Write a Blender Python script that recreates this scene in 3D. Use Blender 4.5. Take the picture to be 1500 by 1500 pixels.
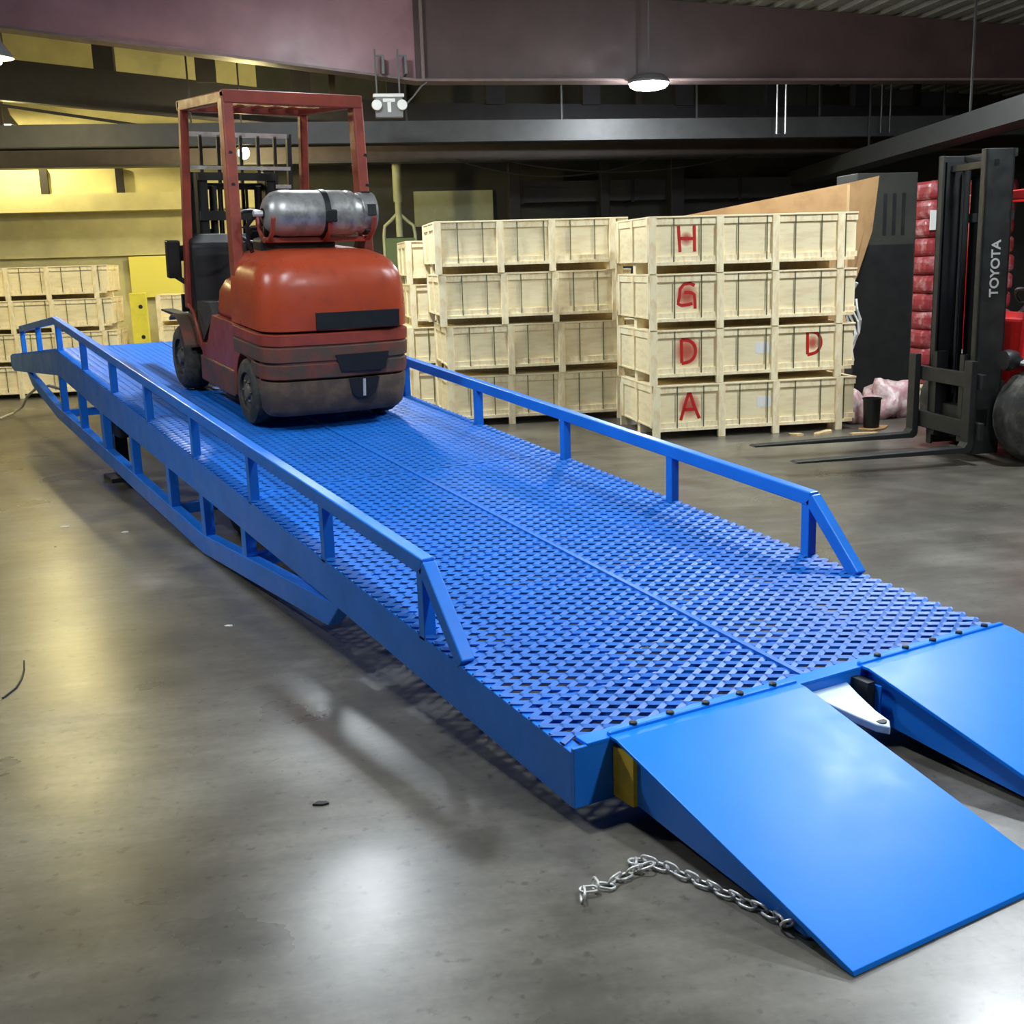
import bpy, bmesh, math, random
import numpy as np
from mathutils import Vector, Matrix
random.seed(7)
PI = math.pi
for o in list(bpy.data.objects):
    bpy.data.objects.remove(o)
SC = bpy.context.scene
COL = SC.collection

# ------------------------------------------------------------------ camera, world, exposure
cd = bpy.data.cameras.new('camera'); cam = bpy.data.objects.new('camera', cd); COL.objects.link(cam)
cd.sensor_width = 36.0; cd.lens = 1664.3 / 1500 * 36.0; cd.clip_start = 0.05; cd.clip_end = 200
_f = Vector((0.48839927, 0.8459348, -0.21415058)); _r = Vector((0.86220557, -0.50561529, -0.03089883)); _u = Vector((0.1344162, 0.16955085, 0.97631183))
cam.matrix_world = Matrix(((_r.x, _u.x, -_f.x, -1.732), (_r.y, _u.y, -_f.y, -2.6868), (_r.z, _u.z, -_f.z, 1.681), (0, 0, 0, 1)))
SC.camera = cam
W = bpy.data.worlds.new('world'); SC.world = W; W.use_nodes = True
W.node_tree.nodes['Background'].inputs[0].default_value = (0.55, 0.6, 0.7, 1)
W.node_tree.nodes['Background'].inputs[1].default_value = 0.02
SC.view_settings.view_transform = 'Standard'; SC.view_settings.look = 'None'
SC.view_settings.exposure = 0.55; SC.view_settings.gamma = 1.0; SC.view_settings.use_curve_mapping = False
LAMP_WHITE = 230.0      # emission of the cool high-bay lenses
LAMP_WARM = 520.0       # emission of the yellow lamps by the far wall

# building axes: turned 20 degrees against the ramp
TH = math.radians(-20); E1 = Vector((math.cos(TH), math.sin(TH), 0)); E2 = Vector((-math.sin(TH), math.cos(TH), 0))
def B(a, b, z=0.0): return E1 * a + E2 * b + Vector((0, 0, z))

# ------------------------------------------------------------------ mesh helpers
class M:
    def __init__(s): s.v = []; s.f = []
    def add(s, vs, fs):
        k = len(s.v); s.v += [tuple(v) for v in vs]; s.f += [tuple(i + k for i in f) for f in fs]; return s
    def box(s, x0, x1, y0, y1, z0, z1):
        return s.add([(x0,y0,z0),(x1,y0,z0),(x1,y1,z0),(x0,y1,z0),(x0,y0,z1),(x1,y0,z1),(x1,y1,z1),(x0,y1,z1)],
                     [(0,3,2,1),(4,5,6,7),(0,1,5,4),(1,2,6,5),(2,3,7,6),(3,0,4,7)])
    def bar(s, p, q, w, h, up=(0,0,1)):
        p = Vector(p); q = Vector(q); d = (q - p).normalized(); up = Vector(up)
        if abs(d.dot(up)) > .99: up = Vector((0,1,0))
        r = d.cross(up).normalized(); u = r.cross(d)
        vs = []
        for c in (p, q):
            for a, b in ((-1,-1),(1,-1),(1,1),(-1,1)): vs.append(c + r * a * w / 2 + u * b * h / 2)
        return s.add(vs, [(3,2,1,0),(4,5,6,7),(0,1,5,4),(1,2,6,5),(2,3,7,6),(3,0,4,7)])
    def prism(s, poly, axis, a, b):
        n = len(poly); vs = []
        for c in (a, b):
            for p in poly:
                if axis == 'x': vs.append((c, p[0], p[1]))
                elif axis == 'y': vs.append((p[0], c, p[1]))
                else: vs.append((p[0], p[1], c))
        fs = [tuple(range(n)), tuple(range(2*n-1, n-1, -1))] + [(i, i+n, (i+1) % n + n, (i+1) % n) for i in range(n)]
        return s.add(vs, fs)
    def tube(s, pts, r, n=8, closed=False):
        pts = [Vector(p) for p in pts]; m = len(pts); rings = []; ref = None
        for i, p in enumerate(pts):
            if closed: d = pts[(i+1) % m] - pts[i-1]
            else: d = pts[min(i+1, m-1)] - pts[max(i-1, 0)]
            d.normalize()
            if ref is None:
                ref = Vector((0,0,1)) if abs(d.z) < .9 else Vector((1,0,0))
            ref = (ref - d * ref.dot(d)).normalized(); b = d.cross(ref)
            rr = r[i] if isinstance(r, (list, tuple)) else r
            rings.append([p + (ref * math.cos(t) + b * math.sin(t)) * rr for t in [2*PI*k/n for k in range(n)]])
        vs = [v for R in rings for v in R]; fs = []
        for i in range(m if closed else m - 1):
            j = (i + 1) % m
            for k in range(n): fs.append((i*n+k, i*n+(k+1) % n, j*n+(k+1) % n, j*n+k))
        if not closed: fs += [tuple(range(n-1, -1, -1)), tuple((m-1)*n+k for k in range(n))]
        return s.add(vs, fs)
    def lathe(s, prof, c=(0,0,0), axis='z', n=24, caps=True):
        vs = []; fs = []; m = len(prof)
        for (r, h) in prof:
            for k in range(n):
                t = 2*PI*k/n; a, b = r*math.cos(t), r*math.sin(t)
                if axis == 'z': p = (a, b, h)
                elif axis == 'x': p = (h, a, b)
                else: p = (b, h, a)
                vs.append((p[0]+c[0], p[1]+c[1], p[2]+c[2]))
        for i in range(m-1):
            for k in range(n): fs.append((i*n+k, i*n+(k+1) % n, (i+1)*n+(k+1) % n, (i+1)*n+k))
        if caps: fs += [tuple(range(n-1, -1, -1)), tuple((m-1)*n+k for k in range(n))]
        return s.add(vs, fs)
    def loft(s, secs):
        n = len(secs[0]); vs = [v for S in secs for v in S]; fs = []
        for i in range(len(secs)-1):
            for k in range(n): fs.append((i*n+k, i*n+(k+1) % n, (i+1)*n+(k+1) % n, (i+1)*n+k))
        fs += [tuple(range(n-1, -1, -1)), tuple((len(secs)-1)*n+k for k in range(n))]
        return s.add(vs, fs)
    def mesh(s, name, fix=True):
        me = bpy.data.meshes.new(name); me.from_pydata(s.v, [], s.f)
        if fix:
            bm = bmesh.new(); bm.from_mesh(me); bmesh.ops.recalc_face_normals(bm, faces=bm.faces); bm.to_mesh(me); bm.free()
        return me
    def build(s, name, mat, parent=None, bevel=0, smooth=False, loc=None, rot=None, label=None, fix=True, seg=2):
        me = s.mesh(name, fix); me.materials.append(mat)
        o = bpy.data.objects.new(name, me); COL.objects.link(o)
        if parent: o.parent = parent
        if loc is not None: o.location = loc
        if rot is not None: o.rotation_euler = rot
        if smooth:
            for p in me.polygons: p.use_smooth = True
            try: me.set_sharp_from_angle(angle=math.radians(40))
            except Exception: pass
        if bevel:
            md = o.modifiers.new('bevel', 'BEVEL'); md.width = bevel; md.segments = seg; md.limit_method = 'ANGLE'; md.angle_limit = math.radians(40)
        if label: o['label'] = label
        return o
def thing(name, label, cat, loc=(0,0,0), rz=0.0, group=None):
    o = bpy.data.objects.new(name, None); COL.objects.link(o); o.empty_display_size = .1
    o.location = loc; o.rotation_euler = (0, 0, rz); o['label'] = label; o['category'] = cat
    if group: o['group'] = group
    return o
def tag(o, label, cat, group=None):
    o['label'] = label; o['category'] = cat
    if group: o['group'] = group
    return o
def struct(o): o['kind'] = 'structure'; return o
def dup(root, loc, rz, label, group=None, scale=None):
    def cp(o, par):
        c = o.copy(); COL.objects.link(c); c.parent = par
        for ch in [x for x in KIDS.get(o.name, [])]: cp(ch, c)
        return c
    r = cp(root, None); r.location = loc; r.rotation_euler = (0, 0, rz); r['label'] = label
    if group: r['group'] = group
    if scale: r.scale = scale
    return r
KIDS = {}
def index_kids(root):
    KIDS[root.name] = list(root.children)
    for c in root.children: index_kids(c)

# ------------------------------------------------------------------ materials
def lin(r, g, b):
    return tuple(((c/255)/12.92 if c/255 <= .04045 else ((c/255+.055)/1.055)**2.4) for c in (r, g, b))
def mat(name, col, rough=.5, metal=0, var=0.0, vscale=6.0, col2=None, bump=0.0, bscale=40.0, rvar=0.0, spec=.5, stretch=None, edge=(.45,.62)):
    m = bpy.data.materials.new(name); m.use_nodes = True; nt = m.node_tree; P = nt.nodes['Principled BSDF']
    P.inputs['Base Color'].default_value = (*col, 1); P.inputs['Roughness'].default_value = rough; P.inputs['Metallic'].default_value = metal
    P.inputs['Specular IOR Level'].default_value = spec
    if not (var or col2 or bump or rvar): return m
    tc = nt.nodes.new('ShaderNodeTexCoord'); vec = tc.outputs['Object']
    if stretch:
        mp = nt.nodes.new('ShaderNodeMapping'); mp.inputs['Scale'].default_value = stretch; nt.links.new(vec, mp.inputs['Vector']); vec = mp.outputs['Vector']
    def noise(sc, det=5, r=.6):
        n = nt.nodes.new('ShaderNodeTexNoise'); n.inputs['Scale'].default_value = sc; n.inputs['Detail'].default_value = det; n.inputs['Roughness'].default_value = r
        nt.links.new(vec, n.inputs['Vector']); return n
    if var or col2:
        n = noise(vscale); rp = nt.nodes.new('ShaderNodeValToRGB')
        if col2: rp.color_ramp.elements[0].position, rp.color_ramp.elements[1].position = edge; c0, c1 = col, col2
        else:
            rp.color_ramp.elements[0].position, rp.color_ramp.elements[1].position = .3, .7
            c0 = tuple(c*(1-var) for c in col); c1 = tuple(min(1, c*(1+var)) for c in col)
        rp.color_ramp.elements[0].color = (*c0, 1); rp.color_ramp.elements[1].color = (*c1, 1)
        nt.links.new(n.outputs['Fac'], rp.inputs['Fac']); nt.links.new(rp.outputs['Color'], P.inputs['Base Color'])
    if rvar:
        n = noise(vscale*1.7); mr = nt.nodes.new('ShaderNodeMapRange'); mr.inputs['To Min'].default_value = max(.02, rough-rvar); mr.inputs['To Max'].default_value = rough+rvar
        mr.inputs['From Min'].default_value = .3; mr.inputs['From Max'].default_value = .7
        nt.links.new(n.outputs['Fac'], mr.inputs['Value']); nt.links.new(mr.outputs['Result'], P.inputs['Roughness'])
    if bump:
        n = noise(bscale, 3); bp = nt.nodes.new('ShaderNodeBump'); bp.inputs['Strength'].default_value = bump; bp.inputs['Distance'].default_value = .01
        nt.links.new(n.outputs['Fac'], bp.inputs['Height']); nt.links.new(bp.outputs['Normal'], P.inputs['Normal'])
    return m
def emit(name, col, s):
    m = bpy.data.materials.new(name); m.use_nodes = True; nt = m.node_tree; nt.nodes.remove(nt.nodes['Principled BSDF'])
    e = nt.nodes.new('ShaderNodeEmission'); e.inputs[0].default_value = (*col, 1); e.inputs[1].default_value = s
    nt.links.new(e.outputs[0], nt.nodes['Material Output'].inputs[0]); return m

BLUE = mat('blue_paint', (.012, .20, .80), .36, var=.10, vscale=3, bump=.05, bscale=60, rvar=.08)
BLUE_G = mat('blue_grating', (.010, .150, .60), .44, var=.10, vscale=4)
BLUE_L = mat('blue_lip', (.008, .23, .92), .36, var=.05, vscale=3, rvar=.05, spec=.22)
PALE = mat('pale_reflection_blue', (.45, .62, .85), .3, var=.12, vscale=20)  # tow tongue tone, with a lamp's reflection painted into the pale blue
YELLOW = mat('yellow_paint', lin(230, 190, 40), .5, var=.12, vscale=15)
BLACK = mat('black_metal', (.012, .013, .013), .45, var=.3, vscale=8)
MATT_BLACK = mat('matt_black', (.006, .006, .006), .9, spec=.1)  # flat black for the plate that darkens the mast gap
MASTM = mat('mast_charcoal', (.011, .0125, .012), .5, var=.25, vscale=5, rvar=.1)
RUBBER = mat('tyre_rubber', (.030, .030, .026), .8, col2=(.075, .068, .055), vscale=9, bump=.2)
HUB = mat('wheel_hub', (.075, .072, .06), .6, col2=(.16, .13, .09), vscale=14)
ORANGE = mat('orange_paint', (.43, .062, .023), .33, col2=(.29, .052, .030), vscale=7, rvar=.08, edge=(.52, .75))
ORANGE_F = mat('faded_orange_paint', (.26, .045, .028), .45, col2=(.34, .058, .030), vscale=5, rvar=.1)
DIRTY = mat('dirty_counterweight', (.20, .055, .033), .6, col2=(.085, .062, .045), vscale=6, bump=.2, bscale=30, edge=(.38, .60))
GRIME = mat('grimy_counterweight', (.10, .068, .045), .7, col2=(.16, .105, .065), vscale=8, bump=.25, bscale=25)
TANK = mat('gas_cylinder_aluminium', (.42, .42, .41), .40, .55, col2=(.26, .26, .255), vscale=11, bump=.12, bscale=30)
STEEL = mat('galvanised_steel', (.66, .66, .64), .35, .35, var=.15, vscale=30)
VINYL = mat('black_vinyl', (.010, .012, .014), .45, bump=.1)
GREYP = mat('grey_panel', (.045, .042, .040), .6, var=.2)
PLY = mat('crate_plywood', (.90, .79, .50), .65, col2=(.83, .69, .42), vscale=5, stretch=(1, 1, 5), bump=.05)
BATTEN = mat('crate_pine_batten', (.92, .82, .54), .7, col2=(.82, .66, .38), vscale=7, stretch=(3, 1, 1), bump=.08)
STRAP = mat('green_strap', (.10, .12, .06), .5)
REDP = mat('red_spray_paint', (.50, .012, .008), .55)
CARD = mat('cardboard', (.50, .30, .13), .8, col2=(.42, .24, .10), vscale=4)
TAPE = mat('tan_tape', (.62, .42, .22), .35)
PAPER = mat('paper_sheet', (.78, .78, .74), .7)
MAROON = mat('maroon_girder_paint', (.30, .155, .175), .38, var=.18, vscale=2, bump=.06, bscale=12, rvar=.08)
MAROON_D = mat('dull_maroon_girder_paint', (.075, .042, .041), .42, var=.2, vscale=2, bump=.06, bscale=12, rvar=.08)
FLANGE = mat('girder_flange', (.16, .11, .10), .5, var=.2)
DARKB = mat('dark_beam', (.018, .016, .020), .6, var=.25)
BROWNB = mat('brown_beam', (.055, .040, .034), .55, var=.2)
DUCT_D = mat('dark_cable_tray', (.028, .029, .028), .55, .2, var=.15)
DUCT = mat('grey_cable_tray', (.046, .046, .046), .5, .2, var=.15)
YWALL = mat('yellow_wall', (.66, .62, .34), .75, var=.14, vscale=2, bump=.1, bscale=20)
DWALL = mat('dim_wall', (.05, .052, .048), .8, var=.3, vscale=1.2)
CEIL = mat('ceiling_deck', (.20, .195, .16), .6, var=.15)
CABM = mat('olive_cabinet', (.026, .027, .021), .55, var=.25, vscale=3)
REDBAG = mat('red_bag', (.34, .045, .05), .35, col2=(.62, .36, .36), vscale=6, bump=.5, bscale=14, edge=(.5, .72))
PINK = mat('pink_film', (.52, .30, .31), .35, col2=(.70, .58, .56), vscale=10, bump=.5, bscale=20)
FILM = mat('clear_wrap_film', (.62, .64, .60), .25)
REDV = mat('red_truck_paint', (.55, .014, .014), .35, var=.15)
WHITEV = mat('pale_truck_panel', (.42, .42, .40), .5, col2=(.16, .16, .15), vscale=30, edge=(.48, .58))
LGREY = mat('grey_fixture_box', (.17, .17, .165), .5)
WHITE = mat('white_plastic', (.75, .75, .72), .45)
HOSE = mat('white_hose', (.75, .72, .62), .5)
GREENP = mat('pale_green_pipe', (.42, .45, .28), .5, var=.1)
FIXT = mat('lamp_housing', (.12, .12, .12), .5)
WOODS = mat('broken_wood', (.62, .45, .22), .8, var=.25, vscale=14)

# concrete floor: stains, trowel marks and worn gloss
def floor_mat():
    m = bpy.data.materials.new('polished_concrete'); m.use_nodes = True; nt = m.node_tree; P = nt.nodes['Principled BSDF']; L = nt.links
    tc = nt.nodes.new('ShaderNodeTexCoord')
    def noise(sc, det=6, rough=.62, dist=0, vec=None):
        n = nt.nodes.new('ShaderNodeTexNoise'); n.inputs['Scale'].default_value = sc; n.inputs['Detail'].default_value = det
        n.inputs['Roughness'].default_value = rough; n.inputs['Distortion'].default_value = dist
        L.new(vec or tc.outputs['Object'], n.inputs['Vector']); return n
    def ramp(src, stops):
        r = nt.nodes.new('ShaderNodeValToRGB'); els = r.color_ramp.elements
        while len(els) < len(stops): els.new(.5)
        for e, (p, c) in zip(els, stops): e.position = p; e.color = (*c, 1) if len(c) == 3 else c
        L.new(src, r.inputs['Fac']); return r
    def mix(kind, fac, a, b):
        x = nt.nodes.new('ShaderNodeMix'); x.data_type = 'RGBA'; x.blend_type = kind
        if isinstance(fac, float): x.inputs[0].default_value = fac
        else: L.new(fac, x.inputs[0])
        L.new(a, x.inputs[6]); L.new(b, x.inputs[7]); return x.outputs[2]
    mp = nt.nodes.new('ShaderNodeMapping'); mp.inputs['Scale'].default_value = (1.0, 5, 1); mp.inputs['Rotation'].default_value = (0, 0, .5); L.new(tc.outputs['Object'], mp.inputs['Vector'])
    def madd(src, k, prev=None):
        m1 = nt.nodes.new('ShaderNodeMath'); m1.operation = 'MULTIPLY_ADD'; L.new(src, m1.inputs[0]); m1.inputs[1].default_value = k
        if prev is None: m1.inputs[2].default_value = 0
        else: L.new(prev, m1.inputs[2])
        return m1.outputs[0]
    v = madd(noise(.7, 3, .5).outputs['Fac'], .38)
    v = madd(noise(2.6, 5, .6, .3).outputs['Fac'], .27, v)
    v = madd(noise(2.2, 8, .65, .2, mp.outputs['Vector']).outputs['Fac'], .22, v)
    v = madd(noise(30, 5, .65).outputs['Fac'], .13, v)
    base = ramp(v, [(.37, (.040, .037, .029)), (.5, (.088, .081, .064)), (.63, (.175, .163, .135))])
    spot = ramp(noise(22, 3, .5).outputs['Fac'], [(.62, (1, 1, 1)), (.72, (.35, .33, .30))])
    c = mix('MULTIPLY', .75, base.outputs['Color'], spot.outputs['Color'])
    L.new(c, P.inputs['Base Color'])
    rr = nt.nodes.new('ShaderNodeMapRange'); rr.inputs['From Min'].default_value = .3; rr.inputs['From Max'].default_value = .7
    rr.inputs['To Min'].default_value = .25; rr.inputs['To Max'].default_value = .38
    L.new(noise(1.3, 6, .5, .2).outputs['Fac'], rr.inputs['Value']); L.new(rr.outputs['Result'], P.inputs['Roughness'])
    bp = nt.nodes.new('ShaderNodeBump'); bp.inputs['Strength'].default_value = .06; bp.inputs['Distance'].default_value = .01
    L.new(noise(9, 4, .5).outputs['Fac'], bp.inputs['Height']); L.new(bp.outputs['Normal'], P.inputs['Normal'])
    P.inputs['Specular IOR Level'].default_value = .62
    return m
CONC = floor_mat()

# ------------------------------------------------------------------ the building
RZ = TH
A0, A1, B0, B1 = -9.0, 15.0, -8.0, 17.5
def zc(a): return 5.12 - .055*(a-.9) if a > .9 else 5.12 + .125*(.9-a)
def bstruct(m, name, mt): return struct(m.build(name, mt, rot=(0, 0, RZ)))
bstruct(M().box(A0, A1, B0, B1, -.2, 0), 'floor', CONC)
bstruct(M().box(A0, -1.2, B1, B1+.25, 0, 7), 'wall_back_yellow', YWALL).name = 'wall_back'
bstruct(M().box(-1.2, A1, B1, B1+.25, 0, 7), 'wall_back_right', DWALL)
bstruct(M().box(A0-.25, A0, B0, B1+.25, 0, 7), 'wall_left', DWALL)
bstruct(M().box(A1, A1+.25, B0, B1+.25, 0, 7), 'wall_right', DWALL)
bstruct(M().box(A0, A1, B0-.25, B0, 0, 7), 'wall_front', DWALL)
# header beam and shelf edge on the yellow wall, plus a lower rail
bstruct(M().box(A0, -1.2, B1-.45, B1, 2.72, 3.0), 'trim_1', YWALL)
bstruct(M().box(A0, -1.2, B1-.12, B1, 2.0, 2.3), 'trim_2', YWALL)
for k, a in enumerate((-4.75, -3.55)):
    bstruct(M().box(a-.06, a+.06, B1-.1, B1, 3.0, 3.42), 'trim_%d' % (k+3), DARKB)
# ceiling of ribbed sheets, pitched both ways from the girder joint
cm = M()
xs = []
a = A0
while a < A1:
    xs += [(a, 0), (a+.14, 0), (a+.17, .045), (a+.27, .045)]; a += .30
xs.append((A1, 0))
nv = len(xs); vs = [(x, b, zc(x)+d) for b in (B0, B1) for x, d in xs] + [(x, b, zc(x)+.2) for b in (B0, B1) for x, d in xs]
cm.add(vs, [(i, i+1, i+1+nv, i+nv) for i in range(nv-1)] + [(2*nv+i, 2*nv+i+nv, 2*nv+i+nv+1, 2*nv+i+1) for i in range(nv-1)])
bstruct(cm, 'ceiling', CEIL)

def girder(name, label, b, bot_l, bot_c, bot_r, webm, flm, th=.03, fw=.32, webr=None, top=None, stiff=()):
    t = thing(name, label, 'girder', B(0, b, 0), RZ)
    kink = .9
    tp = top or (lambda a: zc(a)-.01)
    pl = [(A0, bot_l(A0)), (kink, bot_c), (A1, bot_r(A1)), (A1, tp(A1)), (kink, tp(kink)), (A0, tp(A0))]
    M().prism([pl[0], pl[1], pl[4], pl[5]], 'y', -th/2, th/2).build('web', webm, t)
    M().prism([pl[1], pl[2], pl[3], pl[4]], 'y', -th/2, th/2).build('web', webr or webm, t)
    fl = [(A0, bot_l(A0)), (kink, bot_c), (A1, bot_r(A1)), (A1, bot_r(A1)-.03), (kink, bot_c-.03), (A0, bot_l(A0)-.03)]
    M().prism(fl, 'y', -fw/2, fw/2).build('bottom_flange', flm, t)
    for a in stiff:
        z0 = bot_c if a >= kink else bot_l(a)
        M().box(a-.02, a+.02, -fw/2, -th/2, z0, tp(a)-.06).build('stiffener', flm, t)
    return t
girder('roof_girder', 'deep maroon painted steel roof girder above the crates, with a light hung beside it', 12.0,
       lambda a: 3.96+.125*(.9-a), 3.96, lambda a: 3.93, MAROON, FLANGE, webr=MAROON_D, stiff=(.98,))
g2 = girder('roof_beam', 'dark steel roof beam behind the maroon girder, with square seats on top', 14.9,
       lambda a: 3.62+.10*(.9-a), 3.62, lambda a: 3.50, DARKB, DARKB, fw=.2, top=lambda a: (4.08+.115*(.9-a)) if a < .9 else 4.08-.012*(a-.9))
for a in (-6.2, -4.75, -3.25, -1.85, -.5, .9, 2.4, 3.9, 5.4, 6.9, 8.4):
    zt = 4.08+.115*(.9-a) if a < .9 else 4.08-.012*(a-.9)
    M().box(a-.14, a+.14, -.1, .1, zt-.02, zc(a)).build('beam_seat', DARKB, g2)
# ceiling of the bay behind is closed by a brown spandrel on the right
t = thing('brown_beam', 'brown steel beam with a pale lower edge under the grey cable tray', 'beam', B(0, 16.0, 0), RZ)
M().box(-6.5, A1, -.06, .06, 3.34, 3.75).build('web', BROWNB, t); M().box(-6.5, A1, -.16, .16, 3.31, 3.34).build('bottom_flange', DUCT, t)
for a in (-5, 0, 5, 10): M().box(a-.05, a+.05, -.05, .05, 3.75, zc(a)+.02).build('hanger', BROWNB, t)
t = thing('cable_tray', 'long grey cable tray hung level under the roof girder', 'cable tray', B(0, 13.4, 0), RZ)
M().box(-8.9, 14.9, -.2, .2, 3.36, 3.375).build('tray_floor', DUCT, t)
M().box(-8.9, 14.9, -.215, -.2, 3.34, 3.62).build('tray_side', DUCT, t); M().box(-8.9, 14.9, .2, .215, 3.34, 3.62).build('tray_side', DUCT, t)
for a in (-7, -4.5, -2, .9, 3.1, 5.1, 7, 9, 11.5, 14): M().box(a-.012, a+.012, -.012, .012, 3.37, zc(a)+.03).build('hanger_rod', DUCT, t)
t = thing('cable_tray', 'grey cable tray crossing above the olive cabinet towards the dark corner', 'cable tray', (0, 0, 0), RZ)
for s in (-.18, .18): M().bar((8.45+s, 17.5, 3.02), (5.6+s, 2.5, 3.02), .02, .24).build('tray_side', DUCT_D, t)
M().bar((8.45, 17.5, 2.91), (5.6, 2.5, 2.91), .36, .015).build('tray_floor', DUCT, t)
for k in (.05, .3, .55, .8, .97):
    a, b = 8.45-2.85*k, 17.5-15*k; M().box(a-.01, a+.01, b-.01, b+.01, 2.9, zc(a)+.03).build('hanger_rod', DUCT, t)
# hanger rods
def rods(aa, b, z0, z1, label, mt=STEEL, g=None):
    for a in aa:
        tag(M().tube([(0, 0, z0), (0, 0, z1)], .012, 8).build('hanger_rod', mt, loc=B(a, b, 0)), label, 'rod', g)
rods((6.12, 6.25), 12.9, 3.36, zc(6.1)+.02, 'bright hanger rod of a close pair between girder and cable tray', STEEL, 'bright hanger rods')
rods((7.72, 7.86), 12.9, 3.36, zc(7.7)+.02, 'dull grey hanger rod of a close pair between girder and cable tray', DUCT, 'dull hanger rods')
# slack wires in the dark middle distance
for k, (a0, a1, z, sag, b) in enumerate([(1.9, 5.2, 3.32, .28, 15.75), (2.6, 6.6, 3.30, .22, 15.6)]):
    pts = [B(a0+(a1-a0)*i/16, b, z-sag*4*(i/16)*(1-i/16)) for i in range(17)]
    tag(M().tube(pts, .012, 6).build('slack_wire', DUCT), ['slack grey wire sagging deeply under the brown beam', 'slack grey wire with the shallower sag under the brown beam'][k], 'wire')
# far wall pieces seen over the crates
tag(M().box(1.35, 2.75, B1-.06, B1+.01, 2.35, 2.95).build('wall_panel', GREENP, rot=(0, 0, RZ)), 'dim olive wall panel above the stacked crates', 'panel')
t = thing('wall_duct', 'dark grey duct box running along the back wall', 'duct', B(3.2, B1-.25, 0), RZ)
M().box(0, 6, -.2, .25, 2.7, 3.05).build('body', DUCT, t); 
for a in (0, 2, 4, 6): M().box(a-.03, a+.03, -.22, .25, 2.67, 3.08).build('joint_band', DARKB, t)
for a, w in ((3.0, .1), (4.6, .08), (5.9, .12)):
    tag(M().box(-w, w, -w, w, 0, 3.72).build('steel_column', DARKB, loc=B(a, B1-.75, 0), rot=(0, 0, RZ), bevel=.01), 'dark steel column in front of the back wall behind the crates', 'column', 'dark columns at the back wall')

# ------------------------------------------------------------------ lamps
EM_W = emit('white_lamp_lens', (.88, .95, 1.0), LAMP_WHITE)
EM_Y = emit('warm_lamp_lens', (1.0, .84, .40), LAMP_WARM)
def highbay(a, b, z, label, em=EM_W, r=.20, group=None, bell=False, globe=False):
    t = thing('high_bay_light', label, 'lamp', B(a, b, z), RZ, group)
    if globe:
        M().lathe([(.03, .17), (.045, .16), (.05, .10), (.04, .09)], n=16).build('housing', FIXT, t, smooth=True)
        M().lathe([(.035, .095), (.07, .05), (.08, .01), (.07, -.04), (.04, -.07), (.01, -.078)], n=18).build('lens', em, t, smooth=True)
    elif bell:
        M().lathe([(.05, .30), (.07, .28), (.10, .16), (.20, .02), (.205, 0), (.19, .0), (.09, .15), (.04, .26)], n=24).build('shade', FIXT, t, smooth=True)
        M().lathe([(.02, .12), (.06, .09), (.085, .02), (.07, -.05), (.03, -.08)], n=16).build('lens', em, t, smooth=True)
    else:
        M().lathe([(.04, .16), (r*.75, .13), (r*.9, .10), (r*1.04, .06), (r*1.04, .03), (r*.98, .03)], n=28).build('housing', FIXT, t, smooth=True)
        M().lathe([(r, .03), (r*.97, .0), (r*.80, -.03), (r*.45, -.048), (.02, -.052)], n=28).build('lens', em, t, smooth=True)
    M().tube([(0, 0, .15), (0, 0, zc(a)-z+.04)], .012, 8).build('hanger', FIXT, t)
    return t
highbay(3.86, 11.7, 3.84, 'bright oval high-bay light hung beside the maroon girder over the crates', r=.25)
G1 = 'high-bay lights in rows over the floor'
highbay(-.50, 8.25, 4.62, 'high-bay light above the orange forklift', group=G1, r=.29)
highbay(5.0, 6.9, 4.35, 'high-bay light between the lettered crates and the charcoal mast', group=G1)
highbay(-4.2, 2.8, 4.2, 'high-bay light over the open concrete beside the ramp truss', group=G1)
highbay(-.4, 1.2, 4.2, 'high-bay light above the lower part of the ramp deck', group=G1)
highbay(4.65, 4.1, 4.66, 'high-bay light in front of the lettered crates', group=G1, r=.28)
highbay(2.6, -1.6, 4.2, 'unseen fill light added beyond the ramp lips', group=G1)  # added fill lamp, out of view, lifting the general light
G2 = 'warm yellow lamps near the far wall'
highbay(-5.05, 16.5, 4.0, 'yellow bell lamp close to the yellow back wall', EM_Y, bell=True, group=G2)
highbay(-1.38, 14.4, 3.34, 'small bright warm globe lamp in front of the brown beam', EM_Y, globe=True, group=G2)
highbay(-3.78, 10.65, 4.0, 'yellow bell lamp between the maroon girder and the far crates', EM_Y, bell=True, group=G2)
highbay(-6.5, 12.0, 3.98, 'yellow bell lamp near the left wall', EM_Y, bell=True, group=G2)

# twin-head emergency light hung from the girder
t = thing('emergency_light', 'grey emergency light box with two round lamp heads hung from the girder', 'light', B(.52, 11.70, 0), RZ)
M().box(-.17, .17, -.05, .05, 3.48, 3.74).build('box', LGREY, t, bevel=.012)
M().box(-.19, .19, -.06, .06, 3.72, 3.76).build('lid', WHITE, t, bevel=.006)
M().box(-.075, .075, -.062, -.048, 3.66, 3.70).build('crossbar', WHITE, t); M().box(-.022, .022, -.062, -.048, 3.54, 3.67).build('upright_bar', WHITE, t)
for s in (-1, 1):
    M().lathe([(.02, -.13), (.06, -.125), (.065, -.10), (.04, -.04), (.02, -.03)], (s*.155, 0, 3.62), 'y', 16).build('lamp_head', WHITE, t, smooth=True)
    hx = s*.14
    h = M().tube([(hx, 0, 3.74), (hx, 0, 4.28)], .011, 8).build('hanger_rod', FIXT, t)
    M().box(hx-.01, hx+.09, .0, .02, 4.20, 4.22).box(hx+.08, hx+.11, .0, .30, 4.0, 4.22).build('clamp', FIXT, h)
M().tube([(.17, 0, 3.60), (.30, 0, 3.72), (.42, .05, 3.86), (.5, .16, 3.92)], .01, 8).build('conduit', FIXT, t)

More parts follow.
